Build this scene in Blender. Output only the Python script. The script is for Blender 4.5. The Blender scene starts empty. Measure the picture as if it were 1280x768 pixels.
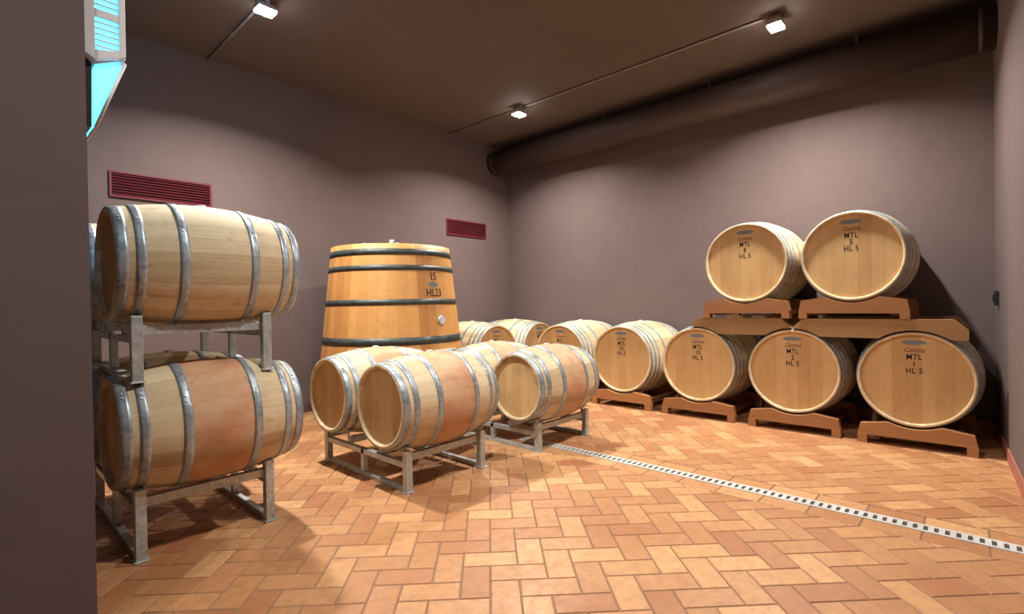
import bpy, bmesh, math, random
from mathutils import Vector, Matrix
random.seed(7)
S=bpy.context.scene
S.view_settings.view_transform='Standard'
S.view_settings.look='None'
COL=S.collection

# ------------------------------------------------------------------ helpers
def srgb(r,g,b):
    f=lambda c:((c/255)/12.92 if c/255<=0.04045 else ((c/255+0.055)/1.055)**2.4)
    return (f(r),f(g),f(b),1)
def obj(name,me,parent=None,mat=None,loc=None,rot=None):
    o=bpy.data.objects.new(name,me); COL.objects.link(o)
    if parent: o.parent=parent
    if mat:
        for m in (mat if isinstance(mat,(list,tuple)) else [mat]): me.materials.append(m)
    if loc: o.location=loc
    if rot: o.rotation_euler=rot
    return o
def empty(name,loc=(0,0,0),rot=(0,0,0)):
    e=bpy.data.objects.new(name,None); COL.objects.link(e); e.empty_display_size=.1
    e.location=loc; e.rotation_euler=rot; return e
def bm_me(bm,name,smooth=False):
    me=bpy.data.meshes.new(name); bmesh.ops.recalc_face_normals(bm,faces=bm.faces[:])
    bm.to_mesh(me); bm.free()
    if smooth:
        for p in me.polygons: p.use_smooth=True
    return me
def add_box(bm,x0,x1,y0,y1,z0,z1,mi=0,M=None):
    vs=[bm.verts.new((x,y,z)) for x in (x0,x1) for y in (y0,y1) for z in (z0,z1)]
    if M:
        for v in vs: v.co=M@v.co
    for f in ((0,1,3,2),(4,6,7,5),(0,4,5,1),(2,3,7,6),(0,2,6,4),(1,5,7,3)):
        fc=bm.faces.new([vs[i] for i in f]); fc.material_index=mi
    return vs
def add_cyl(bm,p0,p1,r,seg=20,mi=0,r2=None):
    p0=Vector(p0);p1=Vector(p1);d=p1-p0
    M=Matrix.Translation((p0+p1)/2)@d.to_track_quat('Z','Y').to_matrix().to_4x4()
    res=bmesh.ops.create_cone(bm,cap_ends=True,segments=seg,radius1=r,radius2=r if r2 is None else r2,depth=d.length,matrix=M)
    for v in res['verts']:
        for f in v.link_faces: f.material_index=mi; f.smooth=len(f.verts)==4
def revolve(bm,prof,axis='X',seg=96,close=False,mi=0,smooth=True):
    rings=[]
    for (a,r) in prof:
        ring=[]
        for i in range(seg):
            t=2*math.pi*i/seg
            c,s=r*math.cos(t),r*math.sin(t)
            ring.append(bm.verts.new((a,c,s) if axis=='X' else (c,s,a)))
        rings.append(ring)
    n=len(rings)
    for k in range(n if close else n-1):
        A=rings[k];B=rings[(k+1)%n]
        for i in range(seg):
            j=(i+1)%seg
            f=bm.faces.new((A[i],A[j],B[j],B[i])); f.smooth=smooth; f.material_index=mi
def bevel(o,w=.004,seg=2):
    m=o.modifiers.new('bevel','BEVEL'); m.width=w; m.segments=seg; m.limit_method='ANGLE'; return o

# ------------------------------------------------------------------ materials
class NT:
    def __init__(s,name):
        s.m=bpy.data.materials.new(name); s.m.use_nodes=True; s.t=s.m.node_tree
        s.b=s.t.nodes['Principled BSDF']
    def n(s,typ,**k):
        x=s.t.nodes.new(typ)
        for a,v in k.items(): setattr(x,a,v)
        return x
    def l(s,a,b): s.t.links.new(a,b)
    def math(s,op,a,b=None,clamp=False):
        x=s.n('ShaderNodeMath',operation=op,use_clamp=clamp)
        for i,v in enumerate((a,b)):
            if v is None: continue
            if isinstance(v,(int,float)): x.inputs[i].default_value=v
            else: s.l(v,x.inputs[i])
        return x.outputs[0]
    def mix(s,f,a,b,blend='MIX'):
        x=s.n('ShaderNodeMix',data_type='RGBA',blend_type=blend)
        for sock,v in ((x.inputs[0],f),(x.inputs[6],a),(x.inputs[7],b)):
            if isinstance(v,(int,float,tuple)): sock.default_value=v
            else: s.l(v,sock)
        return x.outputs[2]
    def noise(s,vec,scale,detail=4,rough=.6):
        x=s.n('ShaderNodeTexNoise'); x.inputs['Scale'].default_value=scale
        x.inputs['Detail'].default_value=detail; x.inputs['Roughness'].default_value=rough
        if vec is not None: s.l(vec,x.inputs['Vector'])
        return x.outputs[0]
    def remap(s,v,a,b,c=0,d=1):
        x=s.n('ShaderNodeMapRange'); s.l(v,x.inputs[0])
        for i,q in enumerate((a,b,c,d)): x.inputs[i+1].default_value=q
        return x.outputs[0]
    def bump(s,h,st=.2,dist=.01):
        x=s.n('ShaderNodeBump'); x.inputs['Strength'].default_value=st; x.inputs['Distance'].default_value=dist
        s.l(h,x.inputs['Height']); s.l(x.outputs[0],s.b.inputs['Normal'])
def scaled(t,vec,sc):
    m=t.n('ShaderNodeMapping'); m.inputs['Scale'].default_value=sc; t.l(vec,m.inputs['Vector']); return m.outputs[0]
def basic(name,col,rough=.6,metal=0,var=.15,scale=6,bump=0,emit=None,es=0):
    t=NT(name); tc=t.n('ShaderNodeTexCoord').outputs['Object']
    n=t.noise(tc,scale)
    dk=tuple(c*(1-var) for c in col[:3])+(1,); lt=tuple(min(1,c*(1+var)) for c in col[:3])+(1,)
    t.l(t.mix(t.remap(n,.3,.7),dk,lt),t.b.inputs['Base Color'])
    t.b.inputs['Roughness'].default_value=rough; t.b.inputs['Metallic'].default_value=metal
    if bump: t.bump(t.noise(tc,scale*25,3),bump,.004)
    if emit:
        t.b.inputs['Emission Color'].default_value=emit; t.b.inputs['Emission Strength'].default_value=es
    return t.m
def stave_wood(name,c1,c2,seam,axis='X',N=26,stain=None,stw=.165,rough=.74,seamk=.5):
    t=NT(name); tc=t.n('ShaderNodeTexCoord').outputs['Object']
    sp=t.n('ShaderNodeSeparateXYZ'); t.l(tc,sp.inputs[0])
    rnd=t.n('ShaderNodeObjectInfo').outputs['Random']
    if axis=='X': a,b,ax=sp.outputs[1],sp.outputs[2],sp.outputs[0]
    else: a,b,ax=sp.outputs[0],sp.outputs[1],sp.outputs[2]
    ang=t.math('ARCTAN2',a,b)
    k=t.math('ADD',t.math('MULTIPLY',ang,N/(2*math.pi)),N+.37)
    fl=t.math('FLOOR',k); fr=t.math('FRACT',k)
    wn=t.n('ShaderNodeTexWhiteNoise',noise_dimensions='2D')
    cb=t.n('ShaderNodeCombineXYZ'); t.l(fl,cb.inputs[0]); t.l(rnd,cb.inputs[1]); t.l(cb.outputs[0],wn.inputs['Vector'])
    w=wn.outputs['Value']
    cv=t.n('ShaderNodeCombineXYZ'); t.l(t.math('MULTIPLY',ax,2.2),cv.inputs[0]); t.l(t.math('MULTIPLY',k,5),cv.inputs[1])
    t.l(t.math('MULTIPLY',rnd,50),cv.inputs[2])
    g=t.noise(cv.outputs[0],1.6,6,.65)
    blv=t.n('ShaderNodeVectorMath',operation='ADD'); t.l(tc,blv.inputs[0])
    cr=t.n('ShaderNodeCombineXYZ'); t.l(t.math('MULTIPLY',rnd,37),cr.inputs[0]); t.l(cr.outputs[0],blv.inputs[1])
    bl=t.noise(blv.outputs[0],3.2,4)
    f=t.math('ADD',t.math('MULTIPLY',w,.6),t.math('MULTIPLY',g,.6))
    col=t.mix(t.remap(f,.25,.9),c1,c2)
    if stain:
        m=t.math('ABSOLUTE',t.math('ADD',ax,t.math('MULTIPLY',t.math('SUBTRACT',bl,.5),.02)))
        m=t.remap(m,stw,stw-.012)
        v=t.math('ADD',t.math('ADD',t.math('MULTIPLY',bl,.9),t.math('MULTIPLY',w,.25)),t.math('MULTIPLY',g,.25))
        m=t.math('MULTIPLY',m,t.remap(v,.5,.85,.15,.95))
        col=t.mix(m,col,stain)
    col=t.mix(t.remap(bl,.5,.8,0,.25),col,tuple(c*.55 for c in c1[:3])+(1,))
    mk=t.noise(scaled(t,blv.outputs[0],(1,1.6,1.6)),11,5,.7)
    col=t.mix(t.remap(mk,.56,.75,0,.5),col,srgb(120,92,64))
    e=t.math('ABSOLUTE',t.math('SUBTRACT',fr,.5))
    sm=t.remap(e,.482,.498)
    col=t.mix(t.math('MULTIPLY',sm,seamk),col,seam)
    t.l(col,t.b.inputs['Base Color']); t.b.inputs['Roughness'].default_value=rough
    t.bump(t.math('SUBTRACT',t.math('MULTIPLY',g,.4),sm),.2,.003)
    return t.m
def plank_wood(name,c1,c2,pw=.085,axis=1,rough=.66,seam=.55,gs=14,stain=0):
    t=NT(name); tc=t.n('ShaderNodeTexCoord').outputs['Object']
    sp=t.n('ShaderNodeSeparateXYZ'); t.l(tc,sp.inputs[0]); rnd=t.n('ShaderNodeObjectInfo').outputs['Random']
    k=t.math('ADD',t.math('DIVIDE',sp.outputs[axis],pw),50.5)
    fl=t.math('FLOOR',k); fr=t.math('FRACT',k)
    wn=t.n('ShaderNodeTexWhiteNoise',noise_dimensions='2D')
    cb=t.n('ShaderNodeCombineXYZ'); t.l(fl,cb.inputs[0]); t.l(rnd,cb.inputs[1]); t.l(cb.outputs[0],wn.inputs['Vector'])
    sc=[1.2,1.2,1.2]; sc[axis]=gs
    g=t.noise(scaled(t,tc,tuple(sc)),2.2,6,.65)
    f=t.math('ADD',t.math('MULTIPLY',wn.outputs['Value'],.45),t.math('MULTIPLY',g,.65))
    col=t.mix(t.remap(f,.2,.9),c1,c2)
    if stain:
        cr=t.n('ShaderNodeCombineXYZ'); t.l(t.math('MULTIPLY',rnd,31),cr.inputs[0])
        va=t.n('ShaderNodeVectorMath',operation='ADD'); t.l(tc,va.inputs[0]); t.l(cr.outputs[0],va.inputs[1])
        col=t.mix(t.remap(t.noise(va.outputs[0],5,5,.65),.48,.75,0,stain),col,tuple(c*.5 for c in c1[:3])+(1,))
    e=t.math('ABSOLUTE',t.math('SUBTRACT',fr,.5)); sm=t.remap(e,.48,.498)
    col=t.mix(t.math('MULTIPLY',sm,seam),col,tuple(c*.35 for c in c1[:3])+(1,))
    t.l(col,t.b.inputs['Base Color']); t.b.inputs['Roughness'].default_value=rough
    t.bump(g,.12,.003)
    return t.m
def galv(name,c1,c2,rough=.42,metal=.75):
    t=NT(name); tc=t.n('ShaderNodeTexCoord').outputs['Object']
    v=t.n('ShaderNodeTexVoronoi'); v.inputs['Scale'].default_value=45; t.l(tc,v.inputs['Vector'])
    sp=t.n('ShaderNodeSeparateColor'); t.l(v.outputs['Color'],sp.inputs[0])
    n=t.noise(tc,9,5)
    f=t.math('ADD',t.math('MULTIPLY',sp.outputs[0],.35),t.math('MULTIPLY',n,.7))
    t.l(t.mix(t.remap(f,.25,.8),c1,c2),t.b.inputs['Base Color'])
    t.b.inputs['Metallic'].default_value=metal; t.l(t.remap(n,.3,.7,rough-.08,rough+.12),t.b.inputs['Roughness'])
    return t.m
def plaster(name,col,var=.12):
    t=NT(name); tc=t.n('ShaderNodeTexCoord').outputs['Object']
    a=t.noise(tc,.9,5); b=t.noise(tc,7,5)
    f=t.math('ADD',t.math('MULTIPLY',a,.7),t.math('MULTIPLY',b,.3))
    t.l(t.mix(t.remap(f,.3,.7),tuple(c*(1-var) for c in col[:3])+(1,),tuple(c*(1+var) for c in col[:3])+(1,)),t.b.inputs['Base Color'])
    t.b.inputs['Roughness'].default_value=.85; t.bump(t.noise(tc,90,5),.18,.006)
    return t.m

M_wall=plaster('wall_paint_mauve_brown',srgb(107,90,87))
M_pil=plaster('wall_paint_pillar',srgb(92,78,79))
M_ceil=plaster('ceiling_paint_brown',srgb(97,83,76))
M_duct=basic('duct_paint',srgb(72,54,49),.6,0,.1,3)
M_vent=basic('vent_red_enamel',srgb(108,32,42),.45,0,.1,8)
M_skirt=basic('skirting_terracotta',srgb(170,104,84),.55,0,.2,9,.2)
M_skirtd=basic('skirting_mauve',srgb(92,74,70),.6,0,.2,9,.2)
M_w225=stave_wood('oak_staves',srgb(178,154,118),srgb(222,204,170),srgb(106,80,54))
M_w225s=stave_wood('oak_staves_wine_stained',srgb(178,152,116),srgb(220,200,164),srgb(106,76,50),stain=srgb(192,132,96))
M_w500=stave_wood('oak_staves_tonneau',srgb(196,170,128),srgb(226,204,166),srgb(110,82,52),N=34)
M_head=plank_wood('oak_head_new',srgb(190,148,96),srgb(214,176,122),.1,1,seam=.25,stain=.2)
M_head2=plank_wood('oak_head_aged',srgb(180,144,96),srgb(206,172,124),.09,1,seam=.35,stain=.5)
M_vat=stave_wood('oak_vat_staves',srgb(178,118,60),srgb(212,156,90),srgb(110,62,28),axis='Z',N=44,rough=.55)
M_vattop=plank_wood('oak_vat_lid',srgb(176,120,66),srgb(206,156,96),.12,0)
M_hoop=galv('galvanised_hoop',srgb(132,142,150),srgb(182,190,196),.4,.5)
M_hoopd=galv('dark_vat_hoop',srgb(52,60,60),srgb(80,88,86),.5,.4)
M_rack=galv('galvanised_rack',srgb(156,164,166),srgb(202,208,208),.4,.5)
M_crad=plank_wood('cradle_pine',srgb(140,92,54),srgb(180,126,78),.6,2,seam=.1,gs=20)
M_beam=plank_wood('beam_pine',srgb(130,92,56),srgb(168,128,84),.6,2,seam=.1,gs=20)
M_ink=basic('stencil_ink',srgb(38,28,24),.7)
M_brand=basic('brand_burn',srgb(120,66,30),.7)
M_badge=basic('cooper_badge_print',srgb(122,130,136),.6)
M_bung=basic('silicone_bung',srgb(196,196,188),.5)
M_cond=basic('conduit_grey',srgb(136,122,114),.5)
M_fix=basic('lamp_housing',srgb(180,176,170),.5,.1)
M_lens=basic('lamp_lens',srgb(255,250,240),.3,emit=(1,.97,.92,1),es=90)
M_white=basic('white_enamel',srgb(214,216,222),.35,var=.04)
M_cyan=basic('uv_tube_glow',srgb(120,230,245),.3,emit=(.14,.74,1,1),es=1.9)
M_dark=basic('black_plastic_and_gaps',srgb(28,28,32),.5)
M_grate=basic('drain_grate_steel',srgb(200,198,192),.4,.1)
M_gap=basic('drain_channel_dark',srgb(60,52,46),.8)

# ------------------------------------------------------------------ room
XW=6.55; YW=6.03; ZC=3.97; XB=-2.6
RW=lambda x:-.16-(XW-x)*.04      # right wall line
def poly_prism(name,pts,z0,z1,mat):
    bm=bmesh.new()
    lo=[bm.verts.new((x,y,z0)) for x,y in pts]; hi=[bm.verts.new((x,y,z1)) for x,y in pts]
    n=len(pts); bm.faces.new(lo); bm.faces.new(hi)
    for i in range(n): bm.faces.new((lo[i],lo[(i+1)%n],hi[(i+1)%n],hi[i]))
    return obj(name,bm_me(bm,name),None,mat)
poly_prism('wall_left',[(XB-.2,YW),(XW+.2,YW),(XW+.2,YW+.2),(XB-.2,YW+.2)],-.05,ZC+.1,M_wall)
poly_prism('wall_right_rear',[(XW,RW(XW)-.2),(XW+.2,RW(XW)-.2),(XW+.2,YW),(XW,YW)],-.05,ZC+.1,M_wall)
poly_prism('wall_right',[(XB,RW(XB)),(XB,RW(XB)-.2),(XW,RW(XW)-.2),(XW,RW(XW))],-.05,ZC+.1,M_wall)
poly_prism('wall_behind',[(XB-.2,RW(XB)-.2),(XB,RW(XB)-.2),(XB,YW),(XB-.2,YW)],-.05,ZC+.1,M_wall)
poly_prism('ceiling',[(XB-.2,-.8),(XW+.2,-.8),(XW+.2,YW+.2),(XB-.2,YW+.2)],ZC,ZC+.15,M_ceil)
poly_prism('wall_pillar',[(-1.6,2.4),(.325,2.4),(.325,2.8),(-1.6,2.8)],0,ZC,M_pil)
# skirting
def skirt(name,a,b,nx,ny,m):
    poly_prism(name,[a,b,(b[0]+nx,b[1]+ny),(a[0]+nx,a[1]+ny)],0,.1,m)
skirt('baseboard_right',(XB,RW(XB)),(XW,RW(XW)),0,.012,M_skirt)
skirt('baseboard_right_rear',(XW,RW(XW)+.012),(XW,YW),-.012,0,M_skirt)
skirt('baseboard_left',(XB,YW),(XW-.012,YW),0,-.012,M_skirtd)

# ---- floor: herringbone brick mesh
t=NT('terracotta_brick'); tc=t.n('ShaderNodeTexCoord').outputs['Object']
at=t.n('ShaderNodeAttribute',attribute_name='brick'); sc=t.n('ShaderNodeSeparateColor'); t.l(at.outputs['Color'],sc.inputs[0])
col=t.mix(sc.outputs[0],srgb(162,106,66),srgb(206,156,106))
col=t.mix(t.math('MULTIPLY',sc.outputs[1],.6),col,srgb(154,92,60))
n1=t.noise(tc,1.1,5); n2=t.noise(tc,16,6,.7)
col=t.mix(t.remap(n1,.4,.75,0,.4),col,srgb(208,164,116))
col=t.mix(t.remap(n2,.42,.72,0,.55),col,srgb(134,88,58))
t.l(col,t.b.inputs['Base Color']); t.l(t.remap(n2,.3,.7,.32,.56),t.b.inputs['Roughness'])
t.bump(t.noise(tc,45,5),.3,.004)
M_brick=t.m
M_grout=basic('grout',srgb(128,98,76),.9,0,.15,8)
def add_brick(bm,lay,pts,j=.0034):
    e1=(Vector(pts[1])-Vector(pts[0])).normalized(); e2=(Vector(pts[3])-Vector(pts[0])).normalized()
    sg=((1,1),(-1,1),(-1,-1),(1,-1))
    lo=[];hi=[]
    for p,(a,b) in zip(pts,sg):
        q=Vector(p)+e1*a*j+e2*b*j; lo.append(bm.verts.new((q.x,q.y,-.004)))
        q=Vector(p)+e1*a*(j+.003)+e2*b*(j+.003); hi.append(bm.verts.new((q.x,q.y,0)))
    cc=(random.random(),random.random()**2,random.random(),1)
    fs=[bm.faces.new(hi)]
    for i in range(4): fs.append(bm.faces.new((lo[i],lo[(i+1)%4],hi[(i+1)%4],hi[i])))
    for f in fs:
        for lp in f.loops: lp[lay]=cc
def clip(bm,x0,x1,y0,y1):
    for co,no in (((x0,0,0),(-1,0,0)),((x1,0,0),(1,0,0)),((0,y0,0),(0,-1,0)),((0,y1,0),(0,1,0))):
        bmesh.ops.bisect_plane(bm,geom=bm.verts[:]+bm.edges[:]+bm.faces[:],plane_co=co,plane_no=no,clear_outer=True)
def herring(x0,x1,y0,y1,W,ang,ox=0,oy=0):
    bm=bmesh.new(); lay=bm.loops.layers.float_color.new('brick')
    cx,cy=(x0+x1)/2,(y0+y1)/2; R=math.hypot(x1-x0,y1-y0)/2+.5; n=int(R/W)+2
    ca,sa=math.cos(ang),math.sin(ang)
    tr=lambda u,v:(cx+ox+(u*ca-v*sa)*W,cy+oy+(u*sa+v*ca)*W)
    for a in range(-n,n):
        for b in range(-n,n):
            k=(a-b)%4
            if k==0: q=[(a,b),(a+2,b),(a+2,b+1),(a,b+1)]
            elif k==3: q=[(a,b),(a+1,b),(a+1,b+2),(a,b+2)]
            else: continue
            P=[tr(*p) for p in q]
            mx=sum(p[0] for p in P)/4; my=sum(p[1] for p in P)/4
            if mx<x0-.3 or mx>x1+.3 or my<y0-.3 or my>y1+.3: continue
            add_brick(bm,lay,P)
    clip(bm,x0,x1,y0,y1)
    return bm
BW=.135; DX0,DX1=3.545,3.655
floor=poly_prism('floor',[(XB-.1,-.7),(XW+.1,-.7),(XW+.1,YW+.1),(XB-.1,YW+.1)],-.06,-.0035,M_grout)
fbm=[]
fbm.append(('bricks_near',herring(XB,DX0-.14,-.6,YW,BW,math.radians(45))))
fbm.append(('bricks_far',herring(DX1+.14,XW,-.6,YW,BW,math.radians(45),.05,.03)))
bm=bmesh.new(); lay=bm.loops.layers.float_color.new('brick')
y=-.6
while y<YW-.02:
    y2=min(y+.27,YW)
    for xa,xb in ((DX0-.14,DX0),(DX1,DX1+.14)): add_brick(bm,lay,[(xa,y),(xb,y),(xb,y2),(xa,y2)])
    if y>=3.18:
        add_brick(bm,lay,[(DX0,y),(DX1,y),(DX1,y2),(DX0,y2)])
    y+=.27
fbm.append(('bricks_border',bm))
for nm,b in fbm: obj(nm,bm_me(b,nm),floor,M_brick)
# drain
dr=empty('floor_drain_grate'); bm=bmesh.new()
y0,y1=-.25,3.18
add_box(bm,DX0,DX1,y0,y1,-.0034,-.002,1)
add_box(bm,DX0,DX0+.022,y0,y1,-.003,.003); add_box(bm,DX1-.022,DX1,y0,y1,-.003,.003)
y=y0
while y<y1:
    add_box(bm,DX0+.02,DX1-.02,y,y+.026,-.003,.0028); y+=.046
obj('grate',bm_me(bm,'grate'),dr,[M_grate,M_gap])

# ------------------------------------------------------------------ vents
def vent(x0,x1,z0,z1):
    e=empty('wall_vent_grille',(0,0,0)); bm=bmesh.new(); y=YW
    f=.018
    add_box(bm,x0,x1,y-.02,y,z1-f,z1); add_box(bm,x0,x1,y-.02,y,z0,z0+f)
    add_box(bm,x0,x0+f,y-.02,y,z0+f,z1-f); add_box(bm,x1-f,x1,y-.02,y,z0+f,z1-f)
    add_box(bm,x0+f,x1-f,y-.003,y,z0+f,z1-f,1)
    n=8; h=(z1-z0-2*f)/n
    for i in range(n):
        z=z0+f+h*(i+.5)
        M=Matrix.Translation((0,y-.011,z))@Matrix.Rotation(math.radians(35),4,'X')
        add_box(bm,x0+f,x1-f,-.012,.012,-.002,.002,0,M)
    obj('louvres',bm_me(bm,'vent'),e,[M_vent,M_dark])
vent(.97,1.84,2.37,2.62); vent(5.12,5.97,2.38,2.63)

# ------------------------------------------------------------------ duct
d=empty('ventilation_duct'); bm=bmesh.new(); DZ=3.68
add_cyl(bm,(6.22,RW(6.22),DZ),(6.22,YW,DZ),.195,48)
for yy in (-.08,5.95): add_cyl(bm,(6.22,yy-.02,DZ),(6.22,yy+.02,DZ),.201,48)
obj('pipe',bm_me(bm,'duct'),d,M_duct)
bm=bmesh.new()
for yy in (.85,2.35,3.85,5.3):
    add_box(bm,6.21,6.23,yy-.015,yy+.015,DZ+.18,ZC)
obj('hangers',bm_me(bm,'hangers'),d,M_duct)

# ------------------------------------------------------------------ ceiling lamps + conduits
def lamp(x,y,P,vis=True):
    e=empty('ceiling_floodlight',(x,y,0)); bm=bmesh.new()
    add_box(bm,-.08,.08,-.065,.065,3.868,3.90); add_box(bm,-.02,.02,-.05,.05,3.90,ZC)
    for i in range(6): add_box(bm,-.075+i*.028,-.069+i*.028,-.055,.055,3.90,3.92)
    bevel(obj('housing',bm_me(bm,'h'),e,M_fix),.003)
    bm=bmesh.new(); add_box(bm,-.076,.076,-.061,.061,3.85,3.869); bevel(obj('lens',bm_me(bm,'lens'),e,M_lens),.006)
    L=bpy.data.lights.new('flood','AREA'); L.shape='RECTANGLE'; L.size=.14; L.size_y=.11; L.energy=P; L.color=(1,.965,.9); L.spread=math.radians(142)
    o=bpy.data.objects.new('lamp_light',L); COL.objects.link(o); o.parent=e; o.location=(0,0,3.845)
lamp(1.83,4.51,132); lamp(5.24,1.35,125); lamp(5.18,4.54,112)
lamp(1.83,1.35,66); lamp(-1.2,1.35,36)  # unseen fill lamps: first presumed from the lamp grid, second added
def conduit(pts):
    e=empty('ceiling_conduit'); bm=bmesh.new()
    for a,b in zip(pts,pts[1:]): add_cyl(bm,a,b,.011,12)
    for a,b in zip(pts,pts[1:]):
        A=Vector(a);B=Vector(b);n=int((B-A).length/.8)
        for i in range(1,n+1):
            p=A.lerp(B,i/(n+1)); add_box(bm,p.x-.014,p.x+.014,p.y-.012,p.y+.012,p.z-.014,p.z+.014)
    obj('tube',bm_me(bm,'conduit'),e,M_cond)
conduit([(5.2,1.45,3.955),(5.2,YW,3.955)])
conduit([(1.83,4.6,3.955),(1.83,YW-.012,3.955)])

# ------------------------------------------------------------------ insect lamp on pillar jamb
e=empty('ultraviolet_insect_lamp')
def xz_prism(bm,pts,y0,y1,mi=0):
    a=[bm.verts.new((x,y0,z)) for x,z in pts]; b=[bm.verts.new((x,y1,z)) for x,z in pts]; n=len(pts)
    fs=[bm.faces.new(a),bm.faces.new(b)]+[bm.faces.new((a[i],a[(i+1)%n],b[(i+1)%n],b[i])) for i in range(n)]
    for f in fs: f.material_index=mi
bm=bmesh.new(); X0=.325
hexp=[(X0,2.25),(X0+.035,2.225),(X0+.13,2.27),(X0+.13,2.52),(X0+.09,2.6),(X0+.03,2.62),(X0,2.58)]
xz_prism(bm,hexp,2.45,2.78)
xz_prism(bm,[(X0,1.98),(X0+.022,1.985),(X0+.026,2.225),(X0,2.25)],2.45,2.78,1)  # dark gap beside the glow panel, painted as a solid black strip
xz_prism(bm,[(X0+.003,2.255),(X0+.035,2.235),(X0+.035,2.6),(X0+.003,2.575)],2.43,2.452)
xz_prism(bm,[(X0+.108,2.262),(X0+.128,2.275),(X0+.128,2.515),(X0+.108,2.56)],2.43,2.452)
xz_prism(bm,[(X0+.035,2.235),(X0+.108,2.262),(X0+.108,2.29),(X0+.035,2.275)],2.43,2.452)
xz_prism(bm,[(X0+.035,2.565),(X0+.108,2.54),(X0+.108,2.56),(X0+.09,2.598),(X0+.035,2.61)],2.43,2.452)
add_box(bm,X0+.035,X0+.108,2.43,2.452,2.40,2.43)
for i in range(12):
    z=2.29+i*.0225
    add_box(bm,X0+.036,X0+.107,2.433,2.445,z,z+.005)
bevel(obj('housing',bm_me(bm,'uvh'),e,[M_white,M_dark]),.002)
bm=bmesh.new()
add_box(bm,X0+.038,X0+.105,2.44,2.449,2.28,2.55)
xz_prism(bm,[(X0+.03,1.992),(X0+.036,1.992),(X0+.122,2.25),(X0+.034,2.22)],2.46,2.76)
obj('glow_tubes',bm_me(bm,'uvt'),e,M_cyan)
bm=bmesh.new()
for k in range(6):
    f=k/5; add_cyl(bm,(X0+.034+.094*f,2.45,1.985+.27*f),(X0+.034+.094*f,2.78,1.985+.27*f),.005,8)
for yy in (2.452,2.56,2.67,2.778): add_cyl(bm,(X0+.034,yy,1.985),(X0+.128,yy,2.255),.006,8)
obj('guard_bars',bm_me(bm,'uvg'),e,M_white)
L=bpy.data.lights.new('uv','AREA'); L.shape='RECTANGLE'; L.size=.12;L.size_y=.3; L.energy=18; L.color=(.18,.62,1)
o=bpy.data.objects.new('uv_light',L); COL.objects.link(o); o.parent=e; o.location=(X0+.09,2.83,2.5)
o.rotation_euler=Vector((-.15,-.9,-.6)).to_track_quat('Z','Y').to_euler()

# ------------------------------------------------------------------ wall switch on right wall
e=empty('wall_switch'); bm=bmesh.new(); xs=6.2; ys=RW(xs)
add_box(bm,xs-.04,xs+.04,ys,ys+.03,1.2,1.33); add_box(bm,xs-.02,xs+.02,ys+.03,ys+.04,1.23,1.3)
bevel(obj('box',bm_me(bm,'sw'),e,M_dark),.004)

# ------------------------------------------------------------------ text helper
def text_mesh(body,size,bold=0,shear=0,space=1.0,line=1.0,sx=.82):
    c=bpy.data.curves.new('t','FONT'); c.body=body; c.size=size; c.align_x='CENTER'; c.align_y='CENTER'
    c.offset=bold; c.shear=shear; c.space_line=line; c.space_character=space; c.resolution_u=3
    o=bpy.data.objects.new('tmp',c); COL.objects.link(o)
    dg=bpy.context.evaluated_depsgraph_get(); dg.update()
    me=bpy.data.meshes.new_from_object(o.evaluated_get(dg)); bpy.data.objects.remove(o)
    me.materials.clear()
    for v in me.vertices: v.co.x*=sx
    return me

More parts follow.
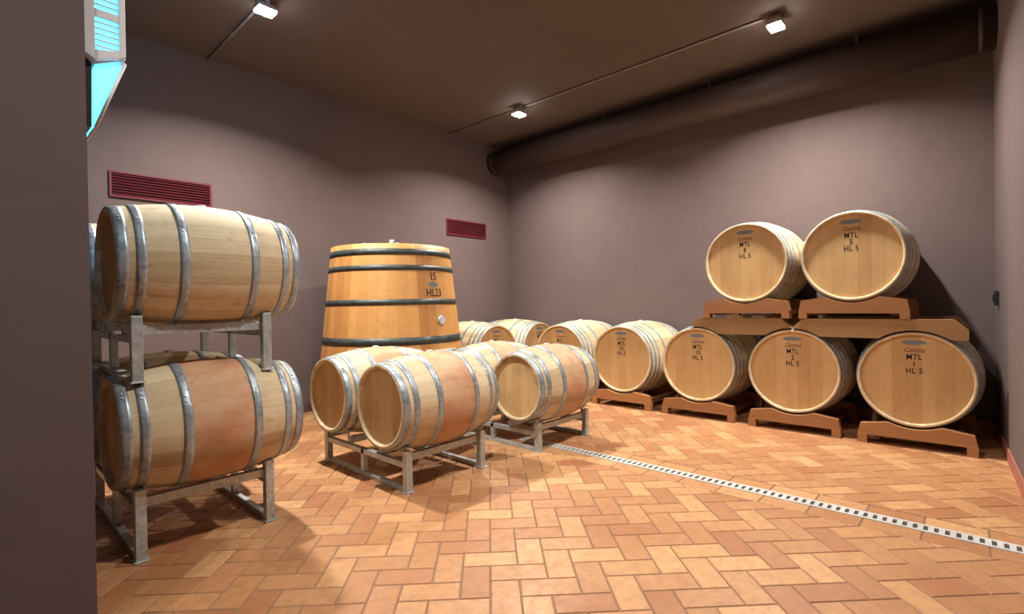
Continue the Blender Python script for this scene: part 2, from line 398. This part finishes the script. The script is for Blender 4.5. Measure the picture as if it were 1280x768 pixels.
# ------------------------------------------------------------------ barrels
def barrel(name,loc,rot,L,Rh,Rb,hoops,wood,head,label=None,spin=0,hw=None):
    e=empty(name,loc,rot)
    r=lambda x:Rh+(Rb-Rh)*(1-(2*x/L)**2)
    bm=bmesh.new(); h=L/2
    P=[(-h+.035,Rh-.024),(-h+.002,Rh-.02),(-h,Rh-.004),(-h+.004,r(-h+.004))]
    n=26
    for i in range(1,n): x=-h+.004+(L-.008)*i/n; P.append((x,r(x)))
    P+=[(h-.004,r(h-.004)),(h,Rh-.004),(h-.002,Rh-.02),(h-.035,Rh-.024)]
    revolve(bm,P)
    obj('staves',bm_me(bm,'staves'),e,wood,rot=(spin,0,0))
    bm=bmesh.new()
    for s in (-1,1):
        M=Matrix.Translation((s*(h-.033),0,0))@Matrix.Rotation(math.pi/2,4,'Y')
        bmesh.ops.create_cone(bm,cap_ends=True,segments=72,radius1=Rh-.022,radius2=Rh-.022,depth=.012,matrix=M)
    obj('heads',bm_me(bm,'heads'),e,head)
    bm=bmesh.new()
    for (a,b) in hoops:
        for s in (-1,1):
            x0,x1=s*(h-a),s*(h-b)
            pr=[(x0,r(x0)+.001),(x0,r(x0)+.0035)]+[(x0+(x1-x0)*k/3,r(x0+(x1-x0)*k/3)+.0045) for k in (1,2)]+[(x1,r(x1)+.0035),(x1,r(x1)+.001)]
            revolve(bm,pr)
            for da in (0,.09):
                xm=(x0+x1)/2; t=2.3+da+a
                rr=r(xm)+.004
                c=Vector((xm,rr*math.cos(t),rr*math.sin(t))); nrm=Vector((0,math.cos(t),math.sin(t)))
                add_cyl(bm,c-nrm*.002,c+nrm*.005,.006,8)
    obj('hoops',bm_me(bm,'hoops'),e,M_hoop)
    bm=bmesh.new(); add_cyl(bm,(0,0,Rb-.01),(0,0,Rb+.01),.03,20,0,.024)
    obj('bung',bm_me(bm,'bung'),e,M_bung)
    if label:
        k=Rh/.4
        def put(me,zc,mat,nm):
            for v in me.vertices: v.co=Vector((-h+.0255,-v.co.x,v.co.y+zc))
            obj(nm,me,e,mat)
        put(text_mesh('MTL\n%s\nHL 5'%label,.066*k,.0009,0,1.1,.9),.13*k,M_ink,'stencil')
        put(text_mesh('Cantina',.055*k,.0003,.4),.25*k,M_brand,'brand_script')
        bm=bmesh.new()
        bmesh.ops.create_circle(bm,cap_ends=True,segments=40,radius=1,matrix=Matrix.Diagonal((.085,.02,1,1)))
        me=bm_me(bm,'badge')
        put(me,.315*k,M_badge,'badge')
    return e
H225=[(.003,.052),(.08,.122),(.26,.304)]
H500=[(.004,.045),(.08,.115),(.155,.185),(.3,.34)]
LB=.91
def b225(x,y,z,wood,spin=0,rz=0,head=M_head2):
    return barrel('oak_wine_barrel',(x+LB/2,y,z),(0,0,rz),LB,.288,.35,H225,wood,head,spin=spin)
def b500(x,y,z,label,rz=0,spin=0):
    return barrel('large_oak_tonneau',(x,y,z),(0,0,rz),1.04,.4,.452,H500,M_w500,M_head,label,spin)

# left stack
LX=.51; LY=3.34
b225(LX,LY,.645,M_w225s,.3); b225(LX,LY,1.535,M_w225,1.1)
b225(LX,LY+.77,.645,M_w225,2.2); b225(LX,LY+.77,1.535,M_w225,.7)
# middle
AX=1.955; CX=3.27
b225(AX,3.06,.585,M_w225s,1.7); b225(AX,3.8,.585,M_w225s,.2)
b225(CX,2.97,.55,M_w225s,2.9); b225(CX,3.7,.55,M_w225s,.9)

# racks
def rack(x0,yA,yB,zb,zc,dx=.66,up=.03):
    e=empty('galvanised_barrel_rack'); bm=bmesh.new(); t=.02
    off=.155; top=zc-math.sqrt(.352**2-(off-.02)**2)-.002
    ys=[yA-off,yA+off,yB-off,yB+off]
    xs=[x0-dx/2,x0+dx/2]
    for y in ys:
        add_box(bm,xs[0],xs[1],y-t,y+t,top-.05,top)
    for x in xs:
        add_box(bm,x-t,x+t,ys[0]-.03,ys[3]+.03,zb,zb+.035)
        add_box(bm,x-t,x+t,ys[0],ys[3],top-.09,top-.05)
        for y in (ys[0]-.025,ys[3]+.025):
            add_box(bm,x-.025,x+.025,y-.025,y+.025,zb,top+up)
            add_box(bm,x-.035,x+.035,y-.035,y+.035,zb,zb+.008)
        for y in ((ys[1]+ys[2])/2,):
            add_box(bm,x-t,x+t,y-t,y+t,zb+.035,top-.05)
        for yc in (yA,yB):
            for s in (-1,1):
                rr=.288+.062*(1-(2*(dx/2)/LB)**2)+.006
                a=s*math.radians(26); y=yc+rr*math.sin(a); z=zc-rr*math.cos(a)
                M=Matrix.Translation((x,y,z))@Matrix.Rotation(a,4,'X')
                add_box(bm,-.03,.03,-.05,.05,-.008,0,0,M)
                add_box(bm,-.004,.004,-.01,.01,top-.05-z,-.004,0,Matrix.Translation((x,y,z)))
    bevel(obj('frame',bm_me(bm,'rack'),e,M_rack),.003)
rack(LX+.415,LY,LY+.77,0,.645,.64,.05); rack(LX+.415,LY,LY+.77,.915,1.535,.64,.05)
rack(AX+.455,3.06,3.8,0,.585,.7); rack(CX+.455,2.97,3.7,0,.55,.72)

# right row
RXc=5.45+.52; ZR=.585
for yy,lab,sp in ((.37,'1',.1),(1.30,'2',.8),(2.24,'10',1.9),(3.19,'10',2.4),(4.13,'12',.5)):
    b500(RXc,yy,ZR,lab,0,sp)
b500(RXc,.81,1.67,'5',0,.3); b500(RXc,1.73,1.67,'8',0,1.3)
# left wall row
for xx,lab in ((6.02,'13'),(5.07,'14')):
    b500(xx,YW-.6,ZR,lab,math.pi/2,xx)

# cradles
def cradle(x0,x1,yc,zb,zc,w=.8,name='wooden_barrel_cradle',rz=0,feet=.075):
    e=empty(name,((x0+x1)/2,yc,0),(0,0,rz)); bm=bmesh.new(); hl=(x1-x0)/2
    R=.4+.052*(1-((hl-.08)/.52)**2)+.004
    zt=zc-R
    for s in (-1,1):
        xa=s*hl; xb=s*(hl-.08); lo=min(xa,xb);hi=max(xa,xb)
        nn=16; hw=w/2
        ztop=min(zb+.2,zt+.13)
        half=min(math.sqrt(max(.01,R*R-(zc-ztop)**2)),hw-.05)
        top=[(hw,zb+.075),(hw-.02,ztop-.03),(half+.015,ztop)]
        for i in range(nn+1):
            yy=half-2*half*i/nn; top.append((yy,zc-math.sqrt(R*R-yy*yy)))
        top+=[(-half-.015,ztop),(-hw+.02,ztop-.03),(-hw,zb+.075)]
        botm=[(y,zb+feet) for y,_ in top]
        a=[[bm.verts.new((X,y,z)) for y,z in top] for X in (lo,hi)]
        b=[[bm.verts.new((X,y,z-(.0001 if abs(z-zb-feet)<1e-6 else 0))) for y,z in botm] for X in (lo,hi)]
        m=len(top)
        for i in range(m-1):
            for q in ((a[0][i],a[0][i+1],b[0][i+1],b[0][i]),(a[1][i],b[1][i],b[1][i+1],a[1][i+1]),
                      (a[0][i],a[1][i],a[1][i+1],a[0][i+1]),(b[0][i],b[0][i+1],b[1][i+1],b[1][i])):
                try: bm.faces.new(q)
                except Exception: pass
        for s2 in (-1,1):
            add_box(bm,lo-.004,hi+.004,s2*(hw-.035)-.035,s2*(hw-.035)+.035,zb,zb+feet+.002)
    for s2 in (-1,1):
        add_box(bm,-hl+.08,hl-.08,s2*(w/2-.11)-.03,s2*(w/2-.11)+.03,zb+feet-.02,zb+feet+.03)
    obj('frame',bm_me(bm,'cradle'),e,M_crad)
for yy in (.37,1.30,2.24,3.19,4.13): cradle(5.42,6.42,yy,0,ZR)
for xx in (6.02,5.07): cradle(xx-.5,xx+.5,YW-.6,0,ZR,rz=math.pi/2)
ZT=1.1
for yy in (.81,1.73): cradle(5.42,6.42,yy,ZT,1.67,feet=.05,w=.84)
def beam(xc,y0,y1,z0,z1):
    e=empty('wooden_stacking_beam'); bm=bmesh.new(); t=.05
    yc=[.37,1.30,2.24]; zc=ZR; rr=.4+.052*(1-((abs(xc-RXc)-t)/.52)**2)+.005
    top=[];botm=[];n=80
    for i in range(n+1):
        y=y0+(y1-y0)*i/n; zb=z0
        for c in yc:
            if abs(y-c)<rr: zb=max(zb,zc+math.sqrt(rr*rr-(y-c)**2))
        zt=z1
        edge=min(y-y0,y1-y)
        if edge<.09: zt=z1-(.09-edge)*1.0
        zb=min(zb,zt-.004)
        top.append((y,zt)); botm.append((y,zb))
    A=[[bm.verts.new((X,y,z)) for y,z in top] for X in (xc-t,xc+t)]
    B=[[bm.verts.new((X,y,z)) for y,z in botm] for X in (xc-t,xc+t)]
    for i in range(n):
        bm.faces.new((A[0][i],A[0][i+1],B[0][i+1],B[0][i])); bm.faces.new((A[1][i],B[1][i],B[1][i+1],A[1][i+1]))
        bm.faces.new((A[0][i],A[1][i],A[1][i+1],A[0][i+1])); bm.faces.new((B[0][i],B[0][i+1],B[1][i+1],B[1][i]))
    bm.faces.new((A[0][0],B[0][0],B[1][0],A[1][0])); bm.faces.new((A[0][n],A[1][n],B[1][n],B[0][n]))
    obj('plank',bm_me(bm,'beam'),e,M_beam)
for xc in (5.48,6.36):
    beam(xc,.02,1.29,.93,ZT-.001); beam(xc,1.3,2.3,.93,ZT-.001)

# ------------------------------------------------------------------ vat
VX,VY=3.47,5.09
e=empty('upright_oak_vat',(VX,VY,0))
rv=lambda z:.864-.106*(z-.22)
bm=bmesh.new(); zt=1.95
P=[(.22,rv(.22)-.05),(.22,rv(.22))]+[(.22+(zt-.22)*i/16,rv(.22+(zt-.22)*i/16)) for i in range(1,17)]+[(zt,rv(zt)-.045),(zt-.06,rv(zt)-.045)]
revolve(bm,P,'Z',128); obj('staves',bm_me(bm,'vat'),e,M_vat)
bm=bmesh.new()
bmesh.ops.create_cone(bm,cap_ends=True,segments=96,radius1=rv(zt)-.04,radius2=rv(zt)-.04,depth=.03,matrix=Matrix.Translation((0,0,zt-.065)))
obj('lid',bm_me(bm,'lid'),e,M_vattop)
bm=bmesh.new()
for a,b in ((1.83,1.895),(1.665,1.72),(1.295,1.355),(.87,.95),(.5,.58),(.27,.36)):
    revolve(bm,[(a,rv(a)),(a,rv(a)+.005),(b,rv(b)+.005),(b,rv(b))],'Z',128)
obj('hoops',bm_me(bm,'vh'),e,M_hoopd)
bm=bmesh.new()
add_cyl(bm,(0,0,1.9),(0,0,1.975),.24,40); add_cyl(bm,(0,0,1.975),(0,0,1.995),.26,40)
add_cyl(bm,(0,0,1.995),(0,0,2.07),.03,16); add_cyl(bm,(0,-.14,2.015),(0,.14,2.015),.012,10); add_cyl(bm,(-.38,0,1.99),(.38,0,1.99),.014,10)
obj('hatch',bm_me(bm,'hatch'),e,M_rack)
bm=bmesh.new()
for k in range(4):
    a=k*math.pi/2+.6; M=Matrix.Translation((.6*math.cos(a),.6*math.sin(a),0))@Matrix.Rotation(a,4,'Z')
    add_box(bm,-.12,.12,-.09,.09,0,.235,0,M)
obj('feet',bm_me(bm,'feet'),e,M_crad)
def vat_wrap(me,ang,zc,nm,mat,lift=.003):
    for v in me.vertices:
        z=zc+v.co.y; R=rv(z)+lift+v.co.z; a=ang+v.co.x/R
        v.co=Vector((R*math.cos(a),R*math.sin(a),z))
    obj(nm,me,e,mat)
A0=math.radians(-87)
vat_wrap(text_mesh('15',.12,.0015),A0,1.60,'stencil_number',M_ink)
vat_wrap(text_mesh('HL23',.12,.0015),A0,1.42,'stencil_volume',M_ink)
bm=bmesh.new(); bmesh.ops.create_circle(bm,cap_ends=True,segments=32,radius=1,matrix=Matrix.Diagonal((.07,.028,1,1)))
vat_wrap(bm_me(bm,'bd'),A0,1.51,'badge',M_badge)
bm=bmesh.new()
a=A0+.08; n=Vector((math.cos(a),math.sin(a),0)); c=n*rv(1.12)+Vector((0,0,1.12))
add_cyl(bm,c,c+n*.03,.05,28,0); add_cyl(bm,c+n*.03,c+n*.032,.042,28,1)
obj('thermometer',bm_me(bm,'th'),e,[M_rack,M_white])
bm=bmesh.new()
c=n*rv(.7)+Vector((0,0,.66)); Mx=Matrix.Translation(c)@Matrix.Rotation(a,4,'Z')
add_box(bm,-.02,.03,-.17,.17,-.2,.14,0,Mx); add_box(bm,.03,.05,-.13,.13,-.16,.1,0,Mx); add_cyl(bm,c+n*.05,c+n*.14,.018,12)
bevel(obj('manway_door',bm_me(bm,'mw'),e,M_rack),.01)

# ------------------------------------------------------------------ small cask by the left wall
CKX=2.17
barrel('small_oak_cask',(CKX,5.72,.32),(0,0,0),.75,.17,.215,[(.004,.03),(.06,.085),(.2,.225)],M_w225,M_head2)
e=empty('small_cask_stand',(CKX,5.72,0)); bm=bmesh.new()
for x in (-.25,.25):
    add_box(bm,x-.03,x+.03,-.2,.2,.05,.103); add_box(bm,x-.03,x+.03,-.2,-.14,0,.16); add_box(bm,x-.03,x+.03,.14,.2,0,.16)
add_box(bm,-.3,.4,-.17,-.13,.02,.06); add_box(bm,-.3,.4,.13,.17,.02,.06)
obj('frame',bm_me(bm,'cs'),e,M_crad)

# ------------------------------------------------------------------ world + camera
w=bpy.data.worlds.new('world'); S.world=w; w.use_nodes=True
w.node_tree.nodes['Background'].inputs[0].default_value=(.05,.05,.05,1)
cam=bpy.data.cameras.new('cam'); co=bpy.data.objects.new('camera',cam); COL.objects.link(co)
cam.sensor_width=36; cam.lens=630/1280*36; cam.clip_start=.05
th=math.radians(42.4); pt=-.007; rho=.0166
F0=Vector((math.cos(th),math.sin(th),0)); R0=Vector((math.sin(th),-math.cos(th),0)); U0=Vector((0,0,1))
F=(F0*math.cos(pt)+U0*math.sin(pt)).normalized(); U=R0.cross(F)
R=R0*math.cos(rho)-U*math.sin(rho); U2=U*math.cos(rho)+R0*math.sin(rho)
co.matrix_world=Matrix(((R.x,U2.x,-F.x,0),(R.y,U2.y,-F.y,0),(R.z,U2.z,-F.z,1.29),(0,0,0,1)))
S.camera=co
